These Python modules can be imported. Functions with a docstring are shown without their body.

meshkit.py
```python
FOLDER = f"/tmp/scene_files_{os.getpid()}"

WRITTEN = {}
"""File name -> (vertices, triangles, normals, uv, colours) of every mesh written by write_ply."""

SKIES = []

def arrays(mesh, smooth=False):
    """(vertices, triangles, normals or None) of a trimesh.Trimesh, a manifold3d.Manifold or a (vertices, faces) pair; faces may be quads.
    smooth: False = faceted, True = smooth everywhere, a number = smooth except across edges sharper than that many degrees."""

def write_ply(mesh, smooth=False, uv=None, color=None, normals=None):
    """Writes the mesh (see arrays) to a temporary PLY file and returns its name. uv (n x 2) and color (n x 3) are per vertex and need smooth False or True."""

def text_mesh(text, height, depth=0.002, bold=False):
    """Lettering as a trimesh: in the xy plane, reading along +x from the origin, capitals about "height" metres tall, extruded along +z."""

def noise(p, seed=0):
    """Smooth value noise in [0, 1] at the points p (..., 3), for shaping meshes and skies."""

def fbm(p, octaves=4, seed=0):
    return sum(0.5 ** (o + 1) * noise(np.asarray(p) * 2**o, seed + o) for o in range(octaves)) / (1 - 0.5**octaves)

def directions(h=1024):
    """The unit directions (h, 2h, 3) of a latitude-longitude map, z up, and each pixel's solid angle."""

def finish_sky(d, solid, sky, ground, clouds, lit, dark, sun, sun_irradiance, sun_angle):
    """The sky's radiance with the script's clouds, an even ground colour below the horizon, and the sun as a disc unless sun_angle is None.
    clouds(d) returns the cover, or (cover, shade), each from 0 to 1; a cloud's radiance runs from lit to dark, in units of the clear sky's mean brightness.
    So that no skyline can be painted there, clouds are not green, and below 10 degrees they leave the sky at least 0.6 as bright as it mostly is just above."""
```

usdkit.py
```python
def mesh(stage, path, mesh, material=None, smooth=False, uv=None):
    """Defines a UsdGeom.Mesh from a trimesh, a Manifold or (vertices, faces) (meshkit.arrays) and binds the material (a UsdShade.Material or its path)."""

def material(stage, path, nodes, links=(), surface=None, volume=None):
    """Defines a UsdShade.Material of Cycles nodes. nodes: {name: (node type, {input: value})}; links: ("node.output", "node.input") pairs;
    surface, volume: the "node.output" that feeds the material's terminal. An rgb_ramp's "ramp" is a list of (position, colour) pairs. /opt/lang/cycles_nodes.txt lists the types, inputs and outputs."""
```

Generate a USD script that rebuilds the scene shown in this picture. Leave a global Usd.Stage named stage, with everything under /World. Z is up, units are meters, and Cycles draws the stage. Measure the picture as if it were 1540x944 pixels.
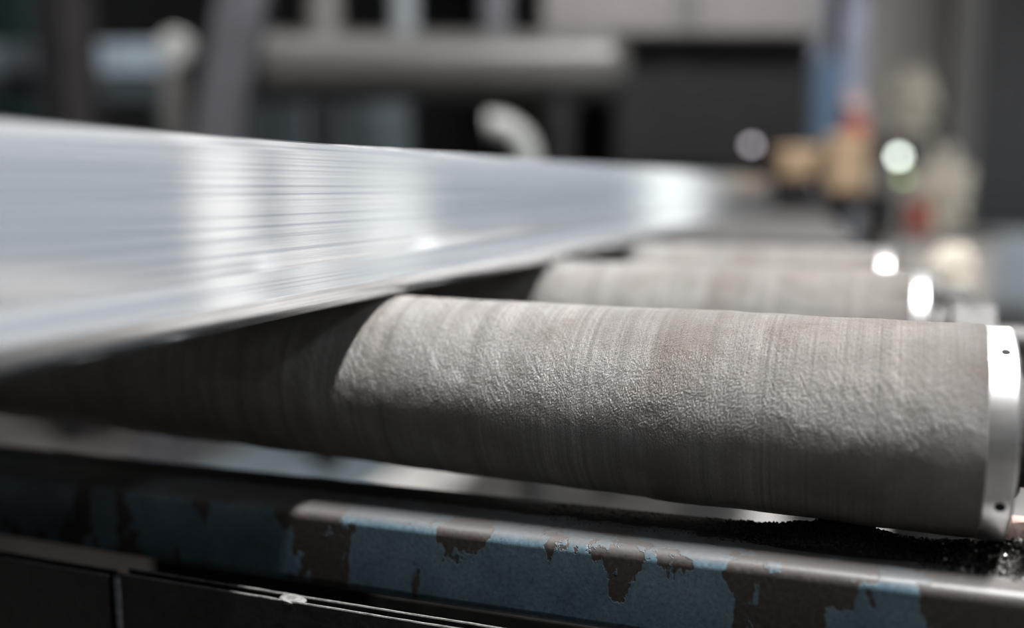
import math, random
import numpy as np, trimesh, shapely
from shapely.geometry import Polygon
from shapely.geometry import box as sbox
from pxr import Usd, UsdGeom, UsdLux, UsdShade, Gf, Sdf
import usdkit, meshkit

random.seed(7); rng = np.random.default_rng(7)
stage = Usd.Stage.CreateInMemory()
UsdGeom.SetStageUpAxis(stage, UsdGeom.Tokens.z); UsdGeom.SetStageMetersPerUnit(stage, 1.0)
UsdGeom.Xform.Define(stage, '/World'); UsdGeom.Scope.Define(stage, '/World/Looks')
H = 0.75                      # height of the roller axes above the floor
R = 0.05                      # roller radius
S, SKEW = 0.2828, 0.0258      # roller spacing, and how far each roller end steps inward

# ------------------------------------------------------------------ camera
YAW, PITCH = math.radians(22.185), math.radians(7.8125)
CAM = (0.2608, -0.4710, 0.1124 + H)
cam = UsdGeom.Camera.Define(stage, '/World/camera')
cam.CreateHorizontalApertureAttr(36.0); cam.CreateFocalLengthAttr(36.0 * 1397.0 / 1540.0)
cam.CreateFStopAttr(1.8); cam.CreateFocusDistanceAttr(0.450)
cam.CreateExposureAttr(0.0); cam.CreateClippingRangeAttr(Gf.Vec2f(0.02, 200))
cx = UsdGeom.Xformable(cam)
cx.AddTranslateOp().Set(Gf.Vec3d(*CAM)); cx.AddRotateXYZOp().Set(Gf.Vec3f(90 - math.degrees(PITCH), 0, math.degrees(YAW)))

# ------------------------------------------------------------------ light
dome = UsdLux.DomeLight.Define(stage, '/World/sky'); dome.CreateIntensityAttr(0.05); dome.CreateColorAttr(Gf.Vec3f(.8, .9, 1))
LAMPS = [  # position, (size across x, size along y), intensity, colour, tilt about y in degrees
    ((0.90, 0.06, 3.00 + H), (0.16, 1.0), 680.0, (1.0, .98, .962), 16),      # lamp over the conveyor
    ((2.60, -0.70, 2.10 + H), (0.30, 1.2), 11.0, (.88, .95, 1.0), 50),        # lamp high on the right side
    ((-1.6, 1.2, 3.00 + H), (0.3, 1.6), 19.0, (1.0, .97, .94), 0),            # unseen lamp added to brighten the machines
    ((1.3, 6.0, 3.00 + H), (0.3, 2.2), 26.0, (1.0, .97, .94), 0),  # unseen fill lamp added to brighten the far cabinet
]

# ------------------------------------------------------------------ materials
def mat(name, nodes, links=(), surface='p.BSDF'):
    return usdkit.material(stage, '/World/Looks/' + name, nodes, links, surface=surface)

def plain(name, col, rough=.6, metal=0., var=.25, scale=9., bump=.0, spec=.5):
    """A surface of one colour with faint noise in tone and roughness."""
    lo = [c * (1 - var) for c in col]; hi = [c * (1 + var) for c in col]
    nodes = {'tc': ('texture_coordinate', {}), 'n': ('noise_texture', {'scale': scale, 'detail': 5., 'roughness': .6}),
             'r': ('rgb_ramp', {'ramp': [(.3, lo), (.7, hi)]}),
             'p': ('principled_bsdf', {'roughness': rough, 'metallic': metal, 'specular_ior_level': spec})}
    links = [('tc.object', 'n.vector'), ('n.fac', 'r.fac'), ('r.color', 'p.base_color')]
    if bump:
        nodes['b'] = ('bump', {'strength': bump, 'distance': .002}); links += [('n.fac', 'b.height'), ('b.normal', 'p.normal')]
    return mat(name, nodes, links)

def emit(name, col, strength):
    return mat(name, {'e': ('emission', {'color': col, 'strength': strength})}, surface='e.emission')

# felt sleeve: fibres, bands around the roll, brown stains
felt = mat('felt', {
    'tc': ('texture_coordinate', {}), 's': ('separate_xyz', {}), 'oi': ('object_info', {}),
    'th': ('math', {'math_type': 'arctan2'}), 'arc': ('math', {'math_type': 'multiply', 'value2': R}),
    'lean': ('math', {'math_type': 'multiply_add', 'value2': .3}),
    'uv': ('combine_xyz', {}), 'map': ('mapping', {'mapping_type': 'point', 'scale': (1700., 420., 1.)}),
    'fib': ('noise_texture', {'scale': 1., 'detail': 4., 'roughness': .65, 'distortion': .25}),
    'map2': ('mapping', {'mapping_type': 'point', 'scale': (260., 85., 1.)}), 'lean2': ('math', {'math_type': 'multiply_add', 'value2': -.55}), 'uv2': ('combine_xyz', {}),
    'lump': ('noise_texture', {'scale': 1., 'detail': 4., 'roughness': .6, 'distortion': .3}),
    'xw': ('math', {'math_type': 'multiply', 'value2': 95.}),
    'band': ('noise_texture', {'dimensions': '1D', 'scale': 1., 'detail': 6., 'roughness': .8}),
    'patch': ('noise_texture', {'scale': 26., 'detail': 5., 'roughness': .62}),
    'base': ('rgb_ramp', {'ramp': [(.3, (.112, .100, .088)), (.5, (.172, .160, .148)), (.72, (.232, .220, .208))]}),
    'bandc': ('rgb_ramp', {'ramp': [(.32, (.48, .45, .42)), (.43, (.82, .80, .78)), (.52, (1.02, 1.02, 1.02)), (.64, (1.35, 1.34, 1.33))]}),
    'xw2': ('math', {'math_type': 'multiply', 'value2': 620.}), 'band2': ('noise_texture', {'dimensions': '1D', 'scale': 1., 'detail': 3., 'roughness': .7}),
    'bandc2': ('rgb_ramp', {'ramp': [(.32, (.62, .61, .60)), (.5, (1, 1, 1)), (.68, (1.4, 1.4, 1.4))]}), 'mulb2': ('mix_color', {'blend_type': 'multiply', 'fac': .7, 'use_clamp': False}),
    'sx': ('map_range', {'from_min': -.3, 'from_max': 0., 'to_min': 0., 'to_max': 1., 'clamp': True}),
    'sr': ('rgb_ramp', {'ramp': [(0, (1, 1, 1)), (.50, (1, 1, 1)), (.525, (.36, .27, .18)), (.565, (.45, .36, .27)), (.60, (1, 1, 1)), (.76, (.95, .92, .89)), (.95, (.84, .80, .76)), (.985, (.6, .57, .53)), (1, (.5, .47, .44))]}),
    'sf': ('map_range', {'from_min': .40, 'from_max': .58, 'to_min': .35, 'to_max': 1., 'clamp': True}), 'muls': ('mix_color', {'blend_type': 'multiply', 'use_clamp': False}),
    'mulb': ('mix_color', {'blend_type': 'multiply', 'fac': 1., 'use_clamp': False}),
    'stain': ('rgb_ramp', {'ramp': [(.50, (0, 0, 0)), (.60, (1, 1, 1))]}),
    'stf': ('math', {'math_type': 'multiply', 'value2': .75}),
    'mixs': ('mix_color', {'b': (.080, .060, .042)}),
    'fibc': ('rgb_ramp', {'ramp': [(.3, (.5, .49, .48)), (.5, (1, 1, 1)), (.72, (1.5, 1.5, 1.5))]}),
    'mulf': ('mix_color', {'blend_type': 'multiply', 'fac': 1., 'use_clamp': False}),
    'hsum': ('math', {'math_type': 'multiply_add'}), 'lm': ('map_range', {'from_min': .42, 'from_max': .62, 'to_min': .25, 'to_max': 1.7, 'clamp': True}),
    'map4': ('mapping', {'mapping_type': 'point', 'scale': (1150., 800., 1.)}), 'grain': ('noise_texture', {'scale': 1., 'detail': 3., 'roughness': .7}),
    'hs2': ('math', {'math_type': 'multiply_add', 'value2': 1.2}),
    'b': ('bump', {'strength': 1.0, 'distance': .0010}),
    'p': ('principled_bsdf', {'roughness': .32, 'ior': 1.85, 'specular_ior_level': .9, 'sheen_weight': .06, 'sheen_roughness': .5})},
    [('tc.object', 's.vector'), ('s.z', 'th.value1'), ('s.y', 'th.value2'), ('th.value', 'arc.value1'),
     ('arc.value', 'lean.value1'), ('s.x', 'lean.value3'), ('lean.value', 'uv.x'), ('arc.value', 'uv.y'),
     ('uv.vector', 'map.vector'), ('map.vector', 'fib.vector'), ('arc.value', 'lean2.value1'), ('s.x', 'lean2.value3'), ('lean2.value', 'uv2.x'), ('arc.value', 'uv2.y'), ('uv2.vector', 'map2.vector'), ('map2.vector', 'lump.vector'),
     ('s.x', 'xw.value1'), ('xw.value', 'band.w'), ('tc.object', 'patch.vector'),
     ('patch.fac', 'base.fac'), ('band.fac', 'bandc.fac'), ('base.color', 'mulb.a'), ('bandc.color', 'mulb.b'),
     ('patch.color', 'stain.fac'), ('stain.color', 'stf.value1'), ('s.x', 'xw2.value1'), ('xw2.value', 'band2.w'), ('band2.fac', 'bandc2.fac'), ('mulb.result', 'mulb2.a'), ('bandc2.color', 'mulb2.b'), ('mulb2.result', 'muls.a'), ('s.x', 'sx.value'), ('sx.result', 'sr.fac'), ('sr.color', 'muls.b'), ('patch.fac', 'sf.value'), ('sf.result', 'muls.fac'), ('muls.result', 'mixs.a'), ('stf.value', 'mixs.fac'),
     ('fib.fac', 'fibc.fac'), ('mixs.result', 'mulf.a'), ('fibc.color', 'mulf.b'), ('mulf.result', 'p.base_color'),
     ('lump.fac', 'hsum.value1'), ('fib.fac', 'hsum.value3'), ('patch.fac', 'lm.value'), ('lm.result', 'hsum.value2'), ('uv.vector', 'map4.vector'), ('map4.vector', 'grain.vector'), ('grain.fac', 'hs2.value1'), ('hsum.value', 'hs2.value3'), ('hs2.value', 'b.height'), ('b.normal', 'p.normal')])

# extruded aluminium: die lines along y, small bright scratches
alu = mat('extruded_aluminium', {
    'tc': ('texture_coordinate', {}),
    'map': ('mapping', {'mapping_type': 'point', 'scale': (300., 5., 700.)}),
    'n': ('noise_texture', {'scale': 1., 'detail': 4., 'roughness': .65}),
    'map2': ('mapping', {'mapping_type': 'point', 'scale': (40., 1.6, 620.)}),
    'n2': ('noise_texture', {'scale': 1., 'detail': 3., 'roughness': .5}),
    'map3': ('mapping', {'mapping_type': 'point', 'scale': (500., 45., 900.)}),
    'n3': ('noise_texture', {'scale': 1., 'detail': 2.}),
    'c': ('rgb_ramp', {'ramp': [(.32, (.56, .595, .64)), (.48, (.83, .85, .875)), (.70, (.97, .972, .975))]}),
    'rr': ('map_range', {'from_min': .3, 'from_max': .7, 'to_min': .07, 'to_max': .12}),
    'add': ('math', {'math_type': 'multiply_add', 'value2': .25}),
    'b': ('bump', {'strength': .13, 'distance': .0003}),
    't': ('combine_xyz', {'x': 0., 'y': 0., 'z': 1.}),
    'g1': ('metallic_bsdf', {'anisotropy': .8, 'distribution': 'multi_ggx', 'fresnel_type': 'f82', 'edge_tint': (.9, .92, .95)}),
    'g2': ('metallic_bsdf', {'anisotropy': .6, 'roughness': .5, 'distribution': 'multi_ggx', 'fresnel_type': 'f82', 'edge_tint': (.9, .92, .95)}),
    'm': ('mix_closure', {'fac': .22})},
    [('tc.object', 'map.vector'), ('map.vector', 'n.vector'), ('tc.object', 'map2.vector'), ('map2.vector', 'n2.vector'),
     ('tc.object', 'map3.vector'), ('map3.vector', 'n3.vector'),
     ('n2.fac', 'c.fac'), ('n.fac', 'rr.value'), ('rr.result', 'g1.roughness'), ('n3.fac', 'add.value1'), ('n.fac', 'add.value3'),
     ('add.value', 'b.height'), ('b.normal', 'g1.normal'), ('b.normal', 'g2.normal'), ('t.vector', 'g1.tangent'), ('t.vector', 'g2.tangent'),
     ('c.color', 'g1.color'), ('c.color', 'g2.color'), ('g1.BSDF', 'm.closure1'), ('g2.BSDF', 'm.closure2')], surface='m.closure')

# chipped blue paint over rusty steel
blue_paint = mat('chipped_blue_paint', {
    'tc': ('texture_coordinate', {}), 's': ('separate_xyz', {}),
    'map': ('mapping', {'mapping_type': 'point', 'scale': (24., 24., 13.)}),
    'n': ('noise_texture', {'scale': 1., 'detail': 7., 'roughness': .6, 'distortion': .25}),
    'drip': ('mapping', {'mapping_type': 'point', 'scale': (110., 110., 34.)}),
    'nd': ('noise_texture', {'scale': 1., 'detail': 4., 'roughness': .6}),
    'zt': ('map_range', {'from_min': -.012, 'from_max': .0, 'to_min': -.02, 'to_max': .085, 'clamp': True}),
    'a1': ('math', {'math_type': 'multiply_add', 'value2': .20}),
    'xn': ('map_range', {'from_min': -.3, 'from_max': .4, 'to_min': 0., 'to_max': 1., 'clamp': True}),
    'xr': ('rgb_ramp', {'ramp': [(q, (w, w, w)) for q, w in ((0, .08), (.22, .05), (.30, .0), (.36, .02), (.375, .10), (.41, .10), (.425, .0), (.48, .025), (.55, .0), (.66, .0), (.72, .04), (.80, .05), (.88, .12), (1, .15))]}),
    'a3': ('math', {'math_type': 'add'}),
    'a2': ('math', {'math_type': 'add'}),
    'mask': ('rgb_ramp', {'ramp': [(.690, (0, 0, 0)), (.702, (1, 1, 1))]}),
    'fine': ('noise_texture', {'scale': 420., 'detail': 3., 'roughness': .7}),
    'wide': ('noise_texture', {'scale': 30., 'detail': 4., 'roughness': .6}),
    'bc': ('rgb_ramp', {'ramp': [(.3, (.075, .125, .158)), (.5, (.115, .190, .240)), (.7, (.150, .230, .275))]}),
    'bf': ('rgb_ramp', {'ramp': [(.3, (.62, .62, .6)), (.55, (1.05, 1.05, 1.05)), (.75, (1.35, 1.3, 1.25))]}),
    'bm': ('mix_color', {'blend_type': 'multiply', 'fac': 1., 'use_clamp': False}),
    'rc': ('rgb_ramp', {'ramp': [(.3, (.040, .034, .031)), (.6, (.078, .067, .061)), (.8, (.125, .109, .10))]}),
    'mix': ('mix_color', {}),
    'geo': ('geometry', {}), 'gs': ('separate_xyz', {}), 'up': ('map_range', {'from_min': .35, 'from_max': .8, 'to_min': 0., 'to_max': .75, 'clamp': True}),
    'dust': ('mix_color', {'b': (.135, .128, .124)}),
    'inv': ('math', {'math_type': 'subtract', 'value1': 1.}),
    'hh': ('math', {'math_type': 'multiply_add', 'value2': .25}),
    'b': ('bump', {'strength': .6, 'distance': .0006}),
    'p': ('principled_bsdf', {'roughness': .42, 'specular_ior_level': .5})},
    [('tc.object', 's.vector'), ('tc.object', 'map.vector'), ('map.vector', 'n.vector'), ('tc.object', 'drip.vector'), ('drip.vector', 'nd.vector'),
     ('s.z', 'zt.value'), ('nd.fac', 'a1.value1'), ('zt.result', 'a1.value3'), ('s.x', 'xn.value'), ('xn.result', 'xr.fac'), ('xr.color', 'a3.value1'), ('a2.value', 'a3.value2'), ('a1.value', 'a2.value1'), ('n.fac', 'a2.value2'), ('a3.value', 'mask.fac'),
     ('tc.object', 'fine.vector'), ('tc.object', 'wide.vector'), ('wide.fac', 'bc.fac'), ('fine.fac', 'bf.fac'), ('bc.color', 'bm.a'), ('bf.color', 'bm.b'),
     ('fine.fac', 'rc.fac'), ('bm.result', 'mix.a'), ('rc.color', 'mix.b'), ('mask.color', 'mix.fac'), ('mix.result', 'dust.a'), ('geo.normal', 'gs.vector'), ('gs.z', 'up.value'), ('up.result', 'dust.fac'), ('dust.result', 'p.base_color'),
     ('mask.color', 'inv.value2'), ('fine.fac', 'hh.value1'), ('inv.value', 'hh.value3'), ('hh.value', 'b.height'), ('b.normal', 'p.normal')])

concrete = plain('concrete', (.045, .044, .042), .8, 0, .45, 5., .3)
bounce_strip = plain('pale_bounce_strip', (.48, .55, .60), .16, 0, .1, 3., 0., .8)  # glossy pale strip, unseen, added to brighten the aluminium by reflection
mat_shade = plain('floor_shade_board', (.012, .0105, .009), .9, 0, .5, 9., .3, .1)  # floor shade put into a near-black colour
lit_floor_pale = plain('pale_gray_sheet', (.42, .41, .40), .7, 0, .4, 14., .4)  # this and the next two: floor light put into sheet colour
lit_floor_blue = plain('bluish_sheet', (.10, .128, .145), .7, 0, .4, 14., .4)
lit_floor_brown = plain('gray_brown_sheet', (.085, .076, .070), .7, 0, .5, 9., .4)
dark_wall = plain('dark_wall', (.035, .035, .036), .8, 0, .3, 2.)
cap_metal = plain('cap_aluminium', (.92, .92, .92), .37, 1., .1, 60., .15)
shaft_steel = plain('shaft_steel', (.6, .59, .57), .25, 1., .12, 80.)
hole_black = plain('hole_black', (.006, .006, .006), .8)
iron_black = plain('black_iron', (.022, .021, .02), .45, 0, .35, 60., .5)
iron_gray = plain('gray_iron', (.06, .059, .058), .5, 0, .4, 120., .7)
slat_black = plain('dark_slat', (.055, .052, .050), .5, 0, .4, 20., .2)
primer_pink = plain('pink_primer', (.42, .29, .26), .6, 0, .25, 60.)
rail_paint = plain('rail_paint', (.10, .10, .098), .5, 0, .3, 14., .2)
plate_paint = plain('plate_paint', (.016, .016, .017), .38, 0, .5, 160., .25)
plate_edge = plain('worn_plate_edge', (.17, .17, .166), .6, .2, .45, 260., .4)
weld_metal = plain('weld_metal', (.22, .27, .31), .4, .7, .35, 300., .8)
grime = plain('black_grime', (.012, .011, .010), .28, 0, .6, 300., .8, .7)
m_green = plain('dark_green_paint', (.018, .045, .042), .5)
m_pale_blue = plain('pale_blue_paint', (.27, .33, .385), .5)
m_post = plain('dark_post_paint', (.024, .022, .023), .5)
m_disc = plain('pale_disc_paint', (.40, .41, .40), .5)
m_gray_post = plain('gray_post_paint', (.10, .097, .094), .55)
m_strut = plain('violet_gray_paint', (.065, .065, .078), .5)
m_cyl = plain('gray_cylinder_paint', (.056, .055, .052), .42, 0, .12)
m_hood = plain('warm_gray_housing_paint', (.135, .123, .121), .55, 0, .1)
m_black = plain('machine_black', (.009, .009, .010), .7, 0, .25, 9., 0., .2)
m_teal = plain('dark_teal_paint', (.045, .06, .07), .5)
m_duct = plain('pale_duct_paint', (.25, .26, .25), .45, 0, .1)
m_brown = plain('dark_brown_paint', (.03, .028, .024), .55)
m_dull_blue = plain('dull_blue_paint', (.05, .075, .10), .5)
m_col_a = plain('slate_column_paint', (.10, .11, .13), .5)
m_col_b = plain('lavender_column_paint', (.15, .165, .215), .5)
m_blue = plain('blue_cladding_paint', (.045, .08, .13), .5)
m_red = plain('red_paint', (.34, .075, .045), .45)
m_pink = plain('faded_pink_paint', (.42, .3, .29), .5)
m_pipe_blue = plain('pale_pipe_paint', (.15, .17, .185), .5)
m_taupe = plain('taupe_paint', (.48, .445, .415), .6, 0, .12, 3.)
m_sack = plain('beige_sackcloth', (.55, .51, .43), .85, 0, .3, 14., .5)
m_cream = plain('cream_cloth', (.40, .37, .315), .8, 0, .15, 18., .4)
m_dark_gray = plain('dark_gray_paint', (.032, .032, .034), .5)
m_blue_gray = plain('blue_gray_paint', (.40, .45, .49), .5, 0, .1)
m_bench = plain('bench_steel', (.14, .132, .12), .55)
wood = mat('wood_blocks', {
    'tc': ('texture_coordinate', {}), 'map': ('mapping', {'mapping_type': 'point', 'scale': (6., 6., 60.)}),
    'n': ('noise_texture', {'scale': 1., 'detail': 4., 'distortion': .6}),
    'r': ('rgb_ramp', {'ramp': [(.3, (.20, .135, .075)), (.7, (.36, .26, .165))]}), 'p': ('principled_bsdf', {'roughness': .65})},
    [('tc.object', 'map.vector'), ('map.vector', 'n.vector'), ('n.fac', 'r.fac'), ('r.color', 'p.base_color')])
day_dull = emit('hazy_daylight', (.80, .90, 1.0), .44)
day_low = emit('low_daylight', (.88, .94, 1.0), .62)
day_high = emit('high_daylight', (.93, .965, .99), .84)
day_mid = emit('mid_daylight', (.93, .97, 1.0), .78)
day_bright = emit('bright_daylight', (1.0, .985, .965), 1.15)
day_white = emit('white_daylight', (.98, 1.0, .97), 1.12)
day_far = emit('far_daylight', (.98, 1.0, .95), 1.9)
lamp_green = emit('lit_lamp_greenish', (.9, 1.0, .9), 9.)
lamp_leaf = emit('lit_pilot_green', (.55, .8, .3), 2.2)
lamp_small = emit('lit_indicator', (1.0, .92, 1.0), 2.4)
lamp_lens = emit('high_bay_diffuser', (1.0, .97, .93), 3.)

# ------------------------------------------------------------------ helpers
used = {}
def child_path(parent, name):
    base = (parent.GetPath().pathString if parent else '/World') + '/' + name
    n = used.get(base, 0); used[base] = n + 1
    return base if n == 0 else f'{base}_{n:03d}'
def setkeys(prim, **kw):
    for k, v in kw.items():
        if v: prim.SetCustomDataByKey(k, v)
def obj(name, mesh, m, parent=None, smooth=30, label=None, kind=None):
    pr = usdkit.mesh(stage, child_path(parent, name), mesh, m, smooth=smooth).GetPrim()
    setkeys(pr, label=label, kind=kind); return pr
def thing(name, label, cat, loc=(0, 0, 0), rotz=0., group=None, kind=None):
    x = UsdGeom.Xform.Define(stage, child_path(None, name))
    x.AddTranslateOp().Set(Gf.Vec3d(*map(float, loc)))
    x.AddRotateZOp().Set(float(rotz))
    pr = x.GetPrim(); setkeys(pr, label=label, category=cat, group=group, kind=kind); return pr
def copy_of(root, name, label, cat, loc, rotz=0., group=None):
    pr = thing(name, label, cat, loc, rotz, group)
    pr.GetReferences().AddInternalReference(root.GetPath()); pr.SetInstanceable(True); return pr
def struct(name, mesh, m, parent=None):
    return obj(name, mesh, m, parent, kind='structure' if parent is None else None)
def bx(x0, x1, y0, y1, z0, z1, c=.003):
    """A box with chamfered edges."""
    lo, hi = np.array([x0, y0, z0], float), np.array([x1, y1, z1], float)
    c = min(c, .3 * (hi - lo).min()); pts = []
    for sx in (0, 1):
        for sy in (0, 1):
            for sz in (0, 1):
                p = np.where([sx, sy, sz], hi, lo); d = np.where([sx, sy, sz], -c, c)
                for k in range(3):
                    q = p + d; q[k] = p[k]; pts.append(q)
    return trimesh.Trimesh(pts).convex_hull
def join(*ms): return trimesh.util.concatenate(list(ms))
def lathe(profile, axis='x', n=64):
    """profile: (along, radius) pairs turned about an axis."""
    m = trimesh.creation.revolve(np.array([[r, a] for a, r in profile], float), sections=n)
    M = {'x': [[0, 0, 1, 0], [0, 1, 0, 0], [-1, 0, 0, 0], [0, 0, 0, 1]], 'y': [[1, 0, 0, 0], [0, 0, 1, 0], [0, -1, 0, 0], [0, 0, 0, 1]], 'z': np.eye(4)}[axis]
    m.apply_transform(np.array(M, float)); return m
def tube(path, r, n=16, ry=None):
    path = np.array(path, float); d = np.gradient(path, axis=0); V, Fc = [], []
    up = np.array([0, 1., 0])
    for p, t in zip(path, d):
        t = t / np.linalg.norm(t); a = np.cross(up, t); a /= np.linalg.norm(a); b = np.cross(t, a)
        for k in range(n):
            w = 2 * math.pi * k / n; V.append(p + a * r * math.cos(w) + b * (ry or r) * math.sin(w))
    m_ = len(path)
    for i in range(m_ - 1):
        for k in range(n):
            q = [i * n + k, i * n + (k + 1) % n, (i + 1) * n + (k + 1) % n, (i + 1) * n + k]
            Fc += [[q[0], q[1], q[2]], [q[0], q[2], q[3]]]
    for i, s in ((0, -1), (m_ - 1, 1)):
        V.append(path[i])
        for k in range(n):
            e = [len(V) - 1, i * n + k, i * n + (k + 1) % n]; Fc.append(e if s > 0 else e[::-1])
    m = trimesh.Trimesh(V, Fc, process=False); m.fix_normals(); return m
def extrude_y(poly, y0, y1):
    """Extrudes a polygon drawn in (x, z) from y0 to y1."""
    m = trimesh.creation.extrude_polygon(poly, y1 - y0, engine='earcut')
    m.apply_transform(np.array([[1, 0, 0, 0], [0, 0, -1, y1], [0, 1, 0, 0], [0, 0, 0, 1]], float)); return m
def extrude_x(poly, x0, x1):
    """Extrudes a polygon drawn in (y, z) from x0 to x1."""
    m = trimesh.creation.extrude_polygon(poly, x1 - x0, engine='earcut')
    m.apply_transform(np.array([[0, 0, 1, x0], [1, 0, 0, 0], [0, 1, 0, 0], [0, 0, 0, 1]], float)); return m
def lumpy(sx, sy, sz, seed, amp=.3, freq=2.2, sub=4):
    """A crumpled rounded lump that stands on z = 0."""
    m = trimesh.creation.icosphere(sub); v = m.vertices
    d = 1 + amp * (meshkit.fbm(v * freq + 11, 4, seed) - .5) * 2
    v = v * d[:, None]; v[:, 2] = np.maximum(v[:, 2], -.8)
    v = v * [sx / 2, sy / 2, sz / 2]; v[:, 2] -= v[:, 2].min(); m.vertices = v; return m
def tilt_y(m, deg, o=(0, 0, 0)):
    m.apply_transform(trimesh.transformations.rotation_matrix(math.radians(deg), [0, 1, 0], o)); return m

# ------------------------------------------------------------------ the hall
X0, X1, Y0, Y1, ZC = -8., 3., -4., 17., 4.2
struct('floor', bx(X0, X1 + .2, Y0, Y1, -.2, 0), concrete)
struct('floor_walkway', bx(1.2, X1 - .002, .3, Y1 - .002, 0, .004, .001), bounce_strip)  # added out of view to bounce window light at the profile
struct('ceiling', bx(X0, X1 + .2, Y0, Y1, ZC, ZC + .2), dark_wall)
struct('wall_left', bx(X0 - .2, X0, Y0, Y1, 0, ZC), dark_wall)
struct('wall_back', bx(X0 - .2, X1 + .2, Y1, Y1 + .2, 0, ZC), dark_wall)
struct('wall_front', bx(X0 - .2, X1 + .2, Y0 - .2, Y0, 0, ZC), dark_wall)
ZG = 2.6                                        # head of the glazing
struct('wall_right', join(bx(X1, X1 + .2, Y0, 1.5, 0, ZC), bx(X1, X1 + .2, 1.5, Y1, ZG, ZC)), dark_wall)
BAYS = [(1.5, 3.30, 'd'), (3.30, 3.84, 'b'), (3.84, 4.10, 'd'), (4.10, 4.45, 'b'), (4.45, 4.86, 'm'), (4.86, 5.92, 'c'),
        (5.92, 12.9, 'd'), (12.9, 16.4, 'f'), (16.4, 17.0, 'm')]
PANES = {'d': [(0, .42, day_low), (.42, 1.05, day_dull), (1.05, ZG, day_high)], 'b': [(0, ZG, day_bright)], 'm': [(0, ZG, day_mid)],
         'c': [(0, .92, day_white), (.92, ZG, day_high)], 'f': [(0, ZG, day_far)]}
BAYS = [(a, b, PANES[k]) for a, b, k in BAYS]
for i, (a, b, panes) in enumerate(BAYS, 1):
    w = UsdGeom.Xform.Define(stage, f'/World/window_{i}').GetPrim(); setkeys(w, kind='structure')
    obj('frame', join(bx(X1 + .02, X1 + .1, a, a + .02, 0, ZG, .002), bx(X1 + .02, X1 + .1, b - .02, b, 0, ZG, .002),
                      bx(X1 + .02, X1 + .1, a, b, ZG - .03, ZG, .002), bx(X1 + .02, X1 + .1, a, b, 0, .03, .002)), m_blue_gray, w)
    for z0, z1, m in panes:
        obj('pane', bx(X1 + .05, X1 + .07, a + .015, b - .015, z0 + .01, z1 - .01, .001), m, w)
for i, (loc, (sx, sy), inten, col, tilt) in enumerate(LAMPS):
    l = UsdLux.RectLight.Define(stage, f'/World/unseen_light_{i + 1}')
    l.CreateWidthAttr(sx); l.CreateHeightAttr(sy); l.CreateIntensityAttr(inten); l.CreateColorAttr(Gf.Vec3f(*col))
    x = UsdGeom.Xformable(l); x.AddTranslateOp().Set(Gf.Vec3d(*loc)); x.AddRotateYOp().Set(float(tilt))
    fx = UsdGeom.Xform.Define(stage, f'/World/ceiling_lamp_{i + 1}'); fx.AddTranslateOp().Set(Gf.Vec3d(*loc)); setkeys(fx.GetPrim(), kind='structure')  # unseen fixtures, also dressing the lights added for the background
    hm = tilt_y(bx(-sx / 2 - .02, sx / 2 + .02, -sy / 2 - .02, sy / 2 + .02, .004, .07, .008), tilt)
    obj('housing', hm, dark_wall, fx.GetPrim())
    for yy in (-sy / 2.5, sy / 2.5): obj('hanger', tube([(0, yy, .03), (0, yy, (ZC - loc[2]) / 2), (0, yy, ZC - loc[2])], .006, 8), dark_wall, fx.GetPrim())

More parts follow.
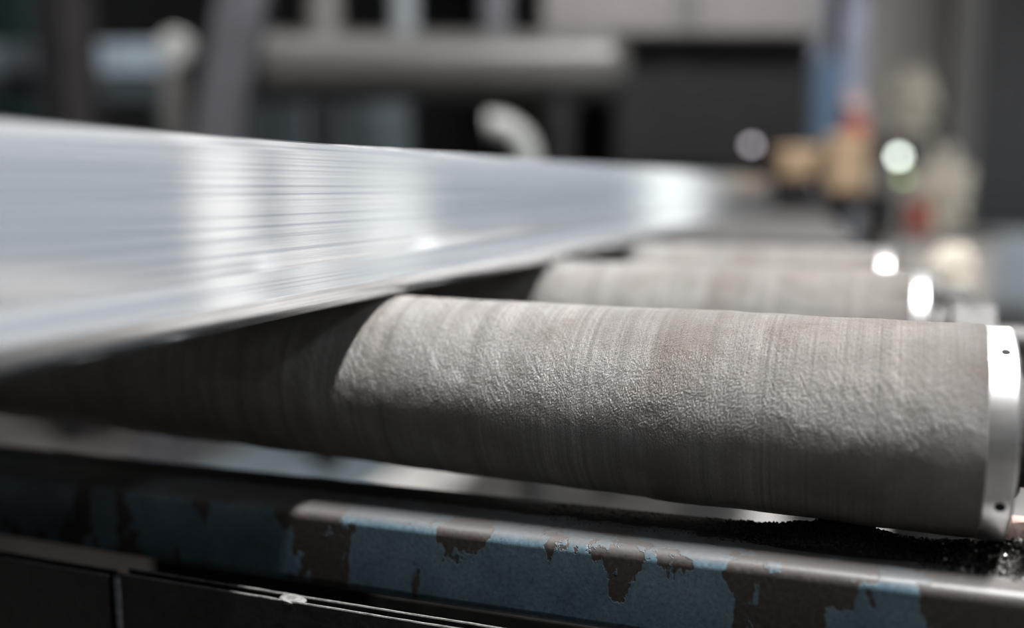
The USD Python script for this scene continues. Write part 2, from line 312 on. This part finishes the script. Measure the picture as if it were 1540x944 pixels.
# ------------------------------------------------------------------ the conveyor frame
def rail_x(y): return 0.3036 - SKEW * y / S
ang = math.degrees(math.atan2(SKEW, S))          # the rails run a little askew to the rollers
fr = thing('conveyor_trestle', 'dark steel conveyor trestle rail carrying the roller bearings at their right ends', 'conveyor', (0.3036, 0, 0), ang)
ZR = H - .095
obj('side_rail', bx(.032, .150, -.35, 2.05, ZR - .10, ZR, .006), rail_paint, fr)
for y in (-.3, .85, 1.98):
    obj('leg', bx(.05, .13, y - .04, y + .04, 0, ZR - .10, .004), rail_paint, fr)

# ------------------------------------------------------------------ rollers
def sleeve():
    L, nx, nt = .86, 520, 220
    x = np.concatenate([[0.0], -.0015 - (L - .003) * np.linspace(0, 1, nx) ** 1.15, [-L]]); x[-2] = -L + .0015
    th = np.linspace(0, 2 * np.pi, nt, endpoint=False)
    X, T = np.meshgrid(x, th, indexing='ij')
    P = np.stack([X * 40, np.cos(T) * R * 40, np.sin(T) * R * 40], -1)
    r = R - .0009 + .0016 * (meshkit.fbm(P * 1.1 + 5, 4, 3) - .25) * .9
    r += .00035 * (meshkit.noise(np.stack([X * 55, X * 0, X * 0], -1), 9) - .5)
    r += .0005 * np.clip((X + .139 + .015) / .004, 0, 1) * np.clip((-X - .139 + .03) / .01, 0, 1)   # a wrapped seam
    r[0] -= .0012; r[-1] -= .0012
    V = np.stack([X, r * np.cos(T), r * np.sin(T)], -1).reshape(-1, 3); n = len(x)
    i, k = np.meshgrid(np.arange(n - 1), np.arange(nt), indexing='ij'); k2 = (k + 1) % nt
    a, b, c, d = i * nt + k, i * nt + k2, (i + 1) * nt + k2, (i + 1) * nt + k
    F = np.concatenate([np.stack([a, b, c], -1).reshape(-1, 3), np.stack([a, c, d], -1).reshape(-1, 3)])
    m = trimesh.Trimesh(V, F, process=False)
    if m.volume < 0: m.invert()
    return m
GR = 'felt wrapped conveyor rollers'
roller = thing('conveyor_roller', 'nearest conveyor roller in worn gray-brown felt, sharp in front with pale metal end ring', 'roller', (0.3036, 0, H), 0)
obj('felt_sleeve', sleeve(), felt, roller, smooth=60)
cap = obj('end_cap', lathe([(-.86, 0.0), (-.86, .03), (-.004, .03), (-.004, .0488), (.0002, .0492), (.0094, .0492), (.0106, .0482), (.0108, .036), (.0106, .034), (.0106, 0)], n=160), cap_metal, roller, label='pale machined metal end ring')
hole = []
for a in (122, 206, 290, 20):
    d = np.array([0, math.cos(math.radians(a)), math.sin(math.radians(a))])
    h = trimesh.creation.cylinder(radius=.0022, height=.0012, sections=20)
    h.apply_transform(trimesh.geometry.align_vectors([0, 0, 1], d)); h.apply_translation(d * .0490 + [.0054, 0, 0])
    obj('screw_hole', h, hole_black, cap, label='small dark set-screw hole')
obj('collar', lathe([(.0104, 0), (.0104, .029), (.0125, .030), (.0150, .029), (.0152, .024), (.0190, .024), (.0205, .027), (.024, .027), (.0255, .025), (.0255, 0)], n=96), iron_gray, roller)
obj('shaft', lathe([(.02, 0), (.02, .0125), (.085, .0125), (.087, .0115), (.087, 0)], n=48), iron_gray, roller)
ORD = ['second', 'third']
for k, o in enumerate(ORD, 1):
    copy_of(roller, 'conveyor_roller', f'{o} felt conveyor roller counted back from the nearest one', 'roller', (0.3036 - SKEW * k, S * k, H), 0, None)
# bearing housings on the rail
def housing(name, label, loc):
    t = thing(name, label, 'bearing', loc)
    body = Polygon([(-.040, -.055), (.040, -.055), (.040, -.02), (.034, .012), (.022, .026), (-.022, .026), (-.034, .012), (-.040, -.02)]).buffer(.004).buffer(-.002)
    obj('body', extrude_x(body.difference(shapely.Point(0, 0).buffer(.0128)), .0265, .054), iron_gray, t)
    obj('foot', bx(.018, .075, -.055, .055, -.0945, -.055, .003), primer_pink, t, label='pinkish primer painted foot')
    for y in (-.047, .047):
        obj('bolt', join(lathe([(-.056, 0), (-.056, .007), (-.049, .007), (-.048, .006), (-.048, 0)], 'z', 6).apply_translation([.045, y, 0])), iron_black, t)
    return t
hs = housing('bearing_housing', 'gray bearing block beside the end ring of the nearest roller', (0.3036, 0, H))
for k, o in enumerate(ORD, 1):
    copy_of(hs, 'bearing_housing', f'gray bearing block at the right end of the {o} roller', 'bearing', (0.3036 - SKEW * k, S * k, H))

tb = thing('run_out_table', 'dark slatted run-out table beyond the rollers toward the wooden blocks', 'table', (0, .745, 0))
for k in range(9):
    obj('slat', bx(-.50, .215 - .0135 * k, .14 * k, .14 * k + .125, H + .012, H + .0495, .004), slat_black, tb)
for xx in (-.48, .04):
    obj('bearer', bx(xx, xx + .06, .0, 1.28, H - .06, H + .012, .003), iron_black, tb)
    for yy in (1.225,): obj('leg', bx(xx + .005, xx + .055, yy, yy + .05, 0, H - .06, .003), iron_black, tb)

# ------------------------------------------------------------------ aluminium extrusion lying on the rollers
def profile():
    z0, z1, r, r2, wd = .0502, .1337, .006, .0042, .46
    right = [(-r + r * math.sin(a), z0 + r - r * math.cos(a)) for a in np.linspace(0, math.pi / 2, 12)]
    right += [(.0, .0562), (.0, .0614), (-.00004, .0620), (-.0014, .0722), (-.00155, .0735), (-.0016, .0750), (-.0016, .0760), (-.0016, .1282), (-.0016, .1288), (-.00165, .1293), (-.00208, .1327)]
    right += [(-.0030 + .0009 * math.cos(a), z1 - .0009 + .0009 * math.sin(a)) for a in np.linspace(.15, math.pi / 2, 8)]
    left = [(-wd + r2 - r2 * math.sin(a), z1 - r2 + r2 * math.cos(a)) for a in np.linspace(0, math.pi / 2, 10)]
    left += [(-wd + r - r * math.cos(a), z0 + r - r * math.sin(a)) for a in np.linspace(0, math.pi / 2, 12)]
    outer = Polygon(right + left)
    inner = sbox(-wd + .005, z0 + .005, -.005, z1 - .005).buffer(-.003).buffer(.003)
    web = shapely.union_all([sbox(-wd * q - .002, z0, -wd * q + .002, z1) for q in (.25, .5, .75)])
    return outer.difference(inner).union(web.intersection(outer))
pt = thing('aluminium_profile', 'long bright aluminium extrusion lying across the rollers with streaked brushed side', 'metal profile', (0, 0, H))
obj('hollow_section', extrude_y(profile(), -.85, 1.78), alu, pt, smooth=25)

# ------------------------------------------------------------------ blue cross beam under the nearest roller
TILT = -1.8
cb = thing('cross_beam', 'steel cross beam with chipped blue paint below the nearest roller', 'beam', (0, -.06, H - .0625))
sec = sbox(0, -.0440, .055, 0).buffer(-.006).buffer(.006, quad_segs=8)
sec = sec.difference(sbox(.004, -.0400, .051, -.004))
cbm = extrude_x(sec, -.75, .47)
obj('hollow_section', tilt_y(cbm, TILT), blue_paint, cb, smooth=40)
for k, xx in enumerate((-.62,)):
    obj('leg', bx(xx - .035, xx + .035, .006, .049, -(H - .0625), -.065, .003), rail_paint, cb)
lb = thing('lower_crossbar', 'added black bar darkening the gap under the blue beam', 'crossbar', (.18, .10, 0))
obj('bar', tilt_y(bx(-.46, .145, -.02, .02, H - .26, H - .165, .004), TILT, (0, 0, H - .2)), iron_black, lb)  # bar added to cover the lit floor so the gap stays dark
obj('leg', bx(.10, .14, -.018, .018, 0, H - .25, .002), iron_black, lb)
# grime on its top
def ztop(x): return H - .0625 - math.tan(math.radians(TILT)) * x
def ghe(x, y):
    s = np.clip((y + .040) / .018, 0, 1) * np.clip((-.003 - y) / .006, 0, 1)
    h = .0006 + .0062 * np.exp(-((x - .244) / .022) ** 2) + .0045 * np.exp(-((x - .325) / .022) ** 2) + 0.0010 * (x > .18) * meshkit.noise(np.stack([x * 60, y * 60, x * 0], -1), 2)
    return h * s * (.75 + .5 * meshkit.fbm(np.stack([x * 220, y * 220, x * 0], -1), 3, 4))
gx, gy = np.meshgrid(np.linspace(-.35, .36, 640), np.linspace(-.044, -.0058, 40), indexing='ij')
gz = H - .0625 - math.tan(math.radians(TILT)) * gx + ghe(gx, gy) - .0004
nx_, ny_ = gx.shape
V = np.stack([gx, gy, gz], -1).reshape(-1, 3); Vb = V.copy(); Vb[:, 2] = (H - .0625 - math.tan(math.radians(TILT)) * gx).ravel() - .001
i, k = np.meshgrid(np.arange(nx_ - 1), np.arange(ny_ - 1), indexing='ij')
a = i * ny_ + k; F = np.concatenate([np.stack([a, a + ny_, a + ny_ + 1], -1).reshape(-1, 3), np.stack([a, a + ny_ + 1, a + 1], -1).reshape(-1, 3)])
bed = trimesh.Trimesh(V, F, process=False)
bits = []
base = trimesh.creation.icosahedron()
for _ in range(5200):
    u = rng.random()
    x = rng.uniform(.10, .36) if u < .25 else (rng.normal(.244, .026) if u < .68 else rng.normal(.322, .022))
    x = min(max(x, -.3), .358); y = rng.uniform(-.042, -.006) if x > .28 else rng.uniform(-.036, -.006)
    s = rng.uniform(.00025, .0008) * (.6 if x < .19 else 1) * (1.9 if x > .29 and rng.random() < .4 else 1)
    v = base.vertices * s * rng.uniform(.6, 1.3, (12, 3))
    z = ztop(x) + float(ghe(np.array(x), np.array(y))) - .0003 + s * .3
    bits.append(trimesh.Trimesh(v + [x, y, z], base.faces, process=False))
gp = obj('grime', join(bed, *bits), grime, None, smooth=False)
setkeys(gp, label='black crumbly grime heaped on the cross beam under the nearest roller', category='grime', kind='stuff')
chips = []
for _ in range(420):
    x = rng.normal(.332, .018); y = rng.uniform(-.045, -.007); x = min(max(x, .29), .36)
    s = rng.uniform(.0005, .0016); v = base.vertices * s * rng.uniform(.35, 1.3, (12, 3))
    chips.append(trimesh.Trimesh(v + [x, y, ztop(x) + float(ghe(np.array(x), np.array(y))) + s * .3], base.faces, process=False))
gp = obj('metal_chips', join(*chips), shaft_steel, None, smooth=False)
setkeys(gp, label='glinting gray metal chips on the right end of the cross beam', category='metal chips', kind='stuff')

for nm, lab, x0, x1, y0, y1, m in (('floor_sheet', 'added pale gray sheet standing in for lit floor between roller and blue beam', -1.10, .35, 1.55, 2.3, lit_floor_pale),  # sheets added over the dark floor where it should look lit
                                ('floor_sheet', 'added bluish sheet standing in for lit floor left of the pale gray one', -1.68, -1.12, 1.55, 2.3, lit_floor_blue),
                                ('floor_sheet', 'added gray-brown sheet standing in for lit floor at the left edge under the roller', -2.85, -2.05, 1.55, 2.3, lit_floor_brown),
                                ('floor_board', 'added near-black board standing in for floor shade below the blue beam at lower left', -2.3, -.9, .7, 1.45, mat_shade)):  # dark sheet added where the floor lies in shade
    t = thing(nm, lab, 'board' if 'board' in nm else 'sheet', ((x0 + x1) / 2, (y0 + y1) / 2, 0), 0)
    w, d = (x1 - x0) / 2, (y1 - y0) / 2
    gx, gy = np.meshgrid(np.linspace(-w, w, 90), np.linspace(-d, d, 50), indexing='ij'); n1, n2 = gx.shape
    gz = .006 + .010 * meshkit.fbm(np.stack([gx * 16 + x0 * 9, gy * 16, gx * 0], -1), 3, 6)
    top = np.stack([gx, gy, gz], -1).reshape(-1, 3); bot = top * [1, 1, 0] + [0, 0, .0005]
    i, k = np.meshgrid(np.arange(n1 - 1), np.arange(n2 - 1), indexing='ij'); a = i * n2 + k
    F = np.concatenate([np.stack([a, a + n2, a + n2 + 1], -1).reshape(-1, 3), np.stack([a, a + n2 + 1, a + 1], -1).reshape(-1, 3)])
    rim = np.concatenate([np.arange(n1) * n2, (n1 - 1) * n2 + np.arange(1, n2), np.arange(n1 - 2, -1, -1) * n2 + n2 - 1, np.arange(n2 - 2, 0, -1)])
    rn = np.roll(rim, -1); N = len(top)
    F = np.concatenate([F, F[:, ::-1] + N, np.stack([rim, rim + N, rn + N], -1), np.stack([rim, rn + N, rn], -1)])
    mm = trimesh.Trimesh(np.concatenate([top, bot]), F, process=False); mm.fix_normals()
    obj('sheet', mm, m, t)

# ------------------------------------------------------------------ dark skirting plates in front (each two sheets with a gap)
def skirt(label, x0, x1, y, z0, dz, welds):
    t = thing('guard_plate', label, 'steel plate', (0, y, 0))
    for name, a, b in (('front_sheet', -.0024, -.0010), ('back_sheet', .0044, .0058)):
        m = extrude_y(Polygon([(x0, 0), (x1, 0), (x1, z0 + dz * (x1 - x0)), (x0, z0)]), a, b)
        obj(name, m, plate_paint, t, smooth=False)
        e = tube([(x0 + (x1 - x0) * q, (a + b) / 2, z0 + dz * (x1 - x0) * q) for q in np.linspace(0, 1, 60)], .0008, 8, .0006)
        v = e.vertices; v[:, 2] += (meshkit.noise(v * 260, 5) - .5) * .0005; e.vertices = v
        obj('worn_edge', e, plate_edge, t, label='bare worn edge')
    for wx in welds:
        w = lumpy(.015, .0092, .0042, 3 + int(wx * 1000), .25); w.apply_translation([wx, .0017, z0 + dz * (wx - x0) - .0022])
        obj('weld', w, plate_edge, t, label='weld bead bridging the two sheets')
    return t
skirt('shorter dark guard plate at the left, ending at the upright weld seam', -.62, -.1292, -.102, H - .1155, .0318, ())
skirt('longer dark guard plate with bright double edge, right of the upright weld seam', -.1252, .32, -.0975, H - .1000, .0318, (-.0135, .15))
ws = tube([(-.1272, -.0985, z) for z in np.linspace(.05, H - .1015, 140)], .0032, 12)
v = ws.vertices; c0 = np.array([-.1272, -.0985]); rr = 1 + .35 * (meshkit.fbm(np.stack([v[:, 0] * 300, v[:, 1] * 300, v[:, 2] * 260], -1), 3, 8) - .5)
v[:, :2] = c0 + (v[:, :2] - c0) * rr[:, None]; ws.vertices = v
sp = thing('weld_seam', 'upright bluish weld seam between the two dark guard plates', 'weld', (0, 0, 0))
obj('bead', ws, weld_metal, sp)

# ------------------------------------------------------------------ machines behind (own frame: u to the right, v away, turned by YAW)
DEG = math.degrees(YAW)
def B(u, v, z=0.): return (CAM[0] + u * math.cos(YAW) - v * math.sin(YAW), CAM[1] + u * math.sin(YAW) + v * math.cos(YAW), z)
def mthing(name, label, cat, u, v, z=0., group=None): return thing(name, label, cat, B(u, v, z), DEG, group)

t = mthing('green_cabinet', 'dark green machine cabinet at the far upper left', 'cabinet', -2.35, 4.1)
obj('body', bx(-.35, .335, 0, .5, 0, 2.2, .01), m_green, t); obj('door', bx(-.32, .30, -.015, 0, .15, 2.1, .004), m_green, t)
obj('handle', bx(.20, .23, -.04, -.015, .9, 1.1, .004), m_post, t)
t = mthing('steel_crossbar', 'pale blue-gray steel crossbar behind the dark upright column', 'crossbar', -1.93, 3.62)
obj('bar', bx(-.7, .66, 0, .1, H + .535, H + .655, .008), m_pale_blue, t)
obj('lower_flange', bx(-.7, .66, .02, .08, H + .44, H + .535, .004), m_teal, t)
obj('leg', bx(-.68, -.60, .02, .09, 0, H + .44, .004), m_teal, t); obj('leg', bx(.56, .64, .03, .09, 0, H + .44, .004), m_teal, t)
t = mthing('steel_column', 'dark upright steel column with flanges in front of the pale crossbar', 'column', -1.42, 3.0)
obj('web', bx(-.065, .065, .05, .062, 0, 4.2, .001), m_post, t)
obj('flange', bx(-.078, -.012, 0, .12, 0, 4.2, .003), m_black, t); obj('flange', bx(.0, .070, -.0, .12, 0, 4.2, .003), m_gray_post if 0 else m_post, t)
t = mthing('guide_post', 'gray guide post topped with a pale round end plate', 'post', -1.155, 3.22)
obj('post', bx(-.035, .04, .0, .07, 0, H + .51, .006), m_gray_post, t)
obj('end_plate', lathe([(-.01, 0), (-.01, .05), (-.004, .057), (.05, .057), (.055, .05), (.055, 0)], 'y').apply_translation([.02, 0, H + .575]), m_disc, t, label='pale round plate')
obj('bolt', lathe([(-.02, 0), (-.02, .012), (-.008, .012), (-.008, 0)], 'y', 6).apply_translation([.02, 0, H + .575]), shaft_steel, t)
t = mthing('diagonal_strut', 'violet-gray diagonal strut leaning left of the large gray cylinder', 'strut', -.9, 2.8)
m = extrude_y(Polygon([(-.27, 0), (-.13, 0), (.335, H + 1.35), (.195, H + 1.35)]), 0, .06)
obj('bar', m, m_strut, t)
obj('foot', bx(-.32, -.08, -.04, .10, 0, .02, .003), m_strut, t)

t = mthing('hydraulic_cylinder', 'large horizontal gray cylinder with upright pipes on machine behind the profile', 'cylinder', -.185, 2.765)
zc = H + .455
obj('barrel', lathe([(-.46, 0), (-.46, .092), (-.455, .099), (.46, .099), (.49, .083), (.515, .055), (.515, 0)]).apply_translation([0, 0, zc]), m_cyl, t)
obj('flange', lathe([(-.515, 0), (-.515, .098), (-.508, .104), (-.46, .104), (-.455, .098), (-.455, 0)]).apply_translation([0, 0, zc]), m_cyl, t)
obj('leg', bx(-.40, -.34, -.05, .05, 0, zc - .07, .006), m_black, t); obj('leg', bx(.30, .36, -.05, .05, 0, zc - .07, .006), m_black, t)
for (a, b, m) in ((-.415, -.31, m_gray_post), (-.17, -.09, m_pipe_blue), (.09, .18, m_strut)):
    obj('pipe', lathe([(0, 0), (0, (b - a) / 2 + .008), (.03, (b - a) / 2 + .008), (.032, (b - a) / 2), (.85, (b - a) / 2), (.85, 0)], 'z', 32).apply_translation([(a + b) / 2, .03, zc + .078]), m, t)
t = mthing('panel_cabinet', 'low dark teal panelled cabinet under the gray cylinder', 'cabinet', -.66, 3.42)
obj('body', bx(-.32, .30, 0, .4, 0, H + .43, .008), m_black, t)
for k in range(3): obj('door', bx(-.31 + .205 * k, -.115 + .205 * k, -.012, 0, .1, H + .415, .004), m_teal, t)
t = mthing('bent_duct', 'pale bent duct curving down below the gray cylinder', 'duct', .05, 2.45)
pth = [(-.105 + .095 * math.sin(a), 0, H + .175 + .095 * math.cos(a)) for a in np.linspace(-.1, math.pi / 2, 16)] + [(-.01 + .012 * q, 0, H + .175 - q) for q in np.linspace(.03, H + .15, 12)]
obj('pipe', tube(pth, .034, 24), m_duct, t)
obj('foot_flange', lathe([(0, 0), (0, .06), (.02, .06), (.02, 0)], 'z', 32).apply_translation([.005, 0, 0]), m_duct, t)

t = mthing('press_machine', 'big machine with black body and warm gray upper housing behind the profile', 'machine', .66, 3.0)
obj('body', bx(-.36, .29, .25, 1.1, 0, H + .66, .01), m_black, t)
obj('jaw', bx(-.34, .285, .0, .25, H + .16, H + .565, .02), m_black, t)
obj('housing', bx(-.57, -.155, -.1, .9, H + .565, H + 1.5, .012), m_hood, t, label='warm gray housing')
obj('housing', bx(-.115, .265, -.1, .9, H + .565, H + 1.5, .012), m_hood, t, label='warm gray housing')
obj('seam_strip', bx(-.155, -.115, -.085, .9, H + .57, H + 1.5, .004), m_gray_post, t)
for a, b, m in ((-.56, -.46, m_brown), (-.335, -.26, m_dull_blue), (-.2, -.08, m_brown), (.0, .12, m_brown)):
    obj('leg', bx(a, b, .02, .16, 0, H + .36, .005), m, t)
obj('base_plate', bx(-.6, .28, -.02, 1.1, 0, .03, .004), m_black, t)
t = mthing('indicator_lamp', 'small round lit lamp on a thin stalk before the black machine body', 'lamp', .724, 2.85)
obj('bulb', trimesh.creation.icosphere(3, .0125).apply_translation([0, 0, H + .236]), lamp_small, t)
obj('stalk', lathe([(0, 0), (0, .05), (.01, .05), (.012, .008), (H + .226, .008), (H + .226, 0)], 'z', 20), m_black, t)

t = mthing('clad_column', 'blue and lavender steel column right of the black machine', 'column', 1.03, 3.05)
obj('flange', bx(-.075, -.02, 0, .16, 0, 4.2, .004), m_col_a, t); obj('web', bx(-.02, .03, .03, .14, 0, 4.2, .003), m_black, t)
obj('flange', bx(.02, .095, -.02, .16, 0, 4.2, .004), m_col_b, t)
obj('cladding', bx(-.07, .025, -.035, -.02, H + .24, H + .52, .004), m_blue, t, label='blue cladding sheet')
obj('valve', lathe([(-.05, 0), (-.05, .03), (-.03, .04), (-.01, .04), (0, .02), (.04, .02), (.04, 0)], 'y').apply_translation([.06, -.02, H + .29]), m_red, t, label='red valve wheel')
obj('valve_cover', lathe([(-.03, 0), (-.03, .03), (0, .035), (.02, .035), (.02, 0)], 'y').apply_translation([.055, -.035, H + .37]), m_pink, t, label='faded pink cover')
t = mthing('guide_stand', 'dark stand under the wooden blocks at the end of the rollers', 'stand', .9, 2.62)
obj('top', bx(-.16, .16, .0, .33, H + .045, H + .085, .005), m_black, t)
for sx in (-.13, .13):
    for sy in (.03, .30): obj('leg', bx(sx - .02, sx + .02, sy - .02, sy + .02, 0, H + .045, .003), m_black, t)
obj('spacer', bx(-.12, .01, .20, .32, H + .085, H + .128, .004), m_black, t)
t = mthing('wood_block', 'wider brown wooden block left of the upright one on the dark stand', 'wood block', .885, 2.885, H + .1285)
obj('block', bx(-.078, .078, -.06, .06, .0, .102, .012), wood, t)
t = mthing('wood_block', 'upright brown wooden block at the end of the rollers below the red valve', 'wood block', .957, 2.72, H + .0855)
obj('block', bx(-.055, .058, -.05, .05, .0, .175, .014), wood, t)

t = mthing('taupe_cabinet', 'tall taupe cabinet in the blurred upper right background', 'cabinet', 3.78, 9.0)
obj('body', bx(-.68, .60, 0, .6, 0, 3.6, .01), m_taupe, t); obj('door', bx(-.64, -.03, -.02, 0, .1, 3.5, .005), m_taupe, t); obj('door', bx(-.01, .57, -.02, 0, .1, 3.5, .005), m_taupe, t)
t = mthing('sack_stand', 'gray steel stand holding the pale sack before the taupe cabinet', 'stand', 2.38, 5.6)
obj('top', bx(-.18, .30, -.16, .26, H + .36, H + .41, .004), m_bench, t)
for sx in (-.15, .27):
    for sy in (-.13, .23): obj('leg', bx(sx - .02, sx + .02, sy - .02, sy + .02, 0, H + .36, .003), m_bench, t)
obj('panel', bx(-.15, .27, .20, .22, .1, H + .36, .003), m_taupe, t)
t = mthing('sack', 'pale beige sack on the gray stand above the bright lamp', 'sack', 2.36, 5.6, H + .41)
obj('cloth', lumpy(.25, .22, .42, 5, .6, 2.6), m_sack, t)
t = mthing('work_lamp', 'bright round work lamp on a stalk at the right background', 'lamp', 1.437, 3.5)
obj('bulb', trimesh.creation.icosphere(3, .017).apply_translation([0, 0, H + .222]), lamp_green, t)
obj('pilot_light', trimesh.creation.icosphere(3, .013).apply_translation([.018, -.012, H + .145]), lamp_leaf, t, label='green pilot light')
obj('stalk', lathe([(0, 0), (0, .07), (.012, .07), (.014, .010), (H + .206, .010), (H + .206, 0)], 'z', 20), m_gray_post, t)
t = mthing('side_bench', 'low steel bench right of the rollers carrying cloth and small boxes', 'bench', 1.90, 4.2)
obj('top', bx(-.32, .30, 0, .72, H - .14, H - .10, .005), m_bench, t)
for sx in (-.28, .26):
    for sy in (.06, .66): obj('leg', bx(sx - .03, sx + .03, sy - .03, sy + .03, 0, H - .14, .003), m_bench, t)
obj('apron', bx(-.30, .28, .01, .03, .15, H - .14, .003), m_taupe, t)
t = mthing('cloth_bundle', 'crumpled cream cloth bundle on the side bench below the sack', 'cloth', 2.09, 4.55, H - .10)
obj('cloth', lumpy(.22, .22, .42, 12, .6, 2.6), m_sack, t)
t = mthing('red_box', 'small red box on the side bench', 'box', 1.885, 4.36, H - .10)
obj('box', bx(-.042, .048, -.05, .05, 0, .13, .01), m_red, t); obj('lid', bx(-.046, .052, -.054, .054, .13, .15, .005), m_red, t)
t = mthing('black_box', 'small black box left of the red box on the side bench', 'box', 1.785, 4.5, H - .10)
obj('box', bx(-.06, .04, -.05, .05, 0, .17, .008), m_black, t); obj('lid', bx(-.064, .044, -.054, .054, .17, .19, .005), m_black, t)
t = mthing('cream_bundle', 'cream rag bundle lying on the side rail behind the nearest rollers', 'cloth', .662, 1.4, ZR)
obj('cloth', lumpy(.085, .085, .135, 21, .22), m_cream, t)
t = mthing('gray_post', 'gray upright post between the cloth bundle and the dark column', 'post', 2.47, 5.2)
obj('post', bx(-.075, .08, 0, .12, 0, 4.2, .004), m_gray_post, t); obj('base_plate', bx(-.13, .13, -.06, .18, 0, .015, .002), m_taupe, t)
t = mthing('dark_column', 'dark gray square column at the right edge above the blue-gray box', 'column', 4.25, 8.0)
obj('shaft', bx(-.45, .25, 0, .3, 0, 4.2, .006), m_dark_gray, t); obj('base_plate', bx(-.5, .30, -.03, .33, 0, .015, .003), m_dark_gray, t)
t = mthing('blue_gray_box', 'blue-gray electrical box at the right edge behind the nearest roller', 'box', 3.62, 6.5)
obj('body', bx(-.31, .6, 0, .3, .0, H - .215, .01), m_blue_gray, t); obj('door', bx(-.27, .55, -.02, 0, .05, H - .25, .004), m_blue_gray, t)
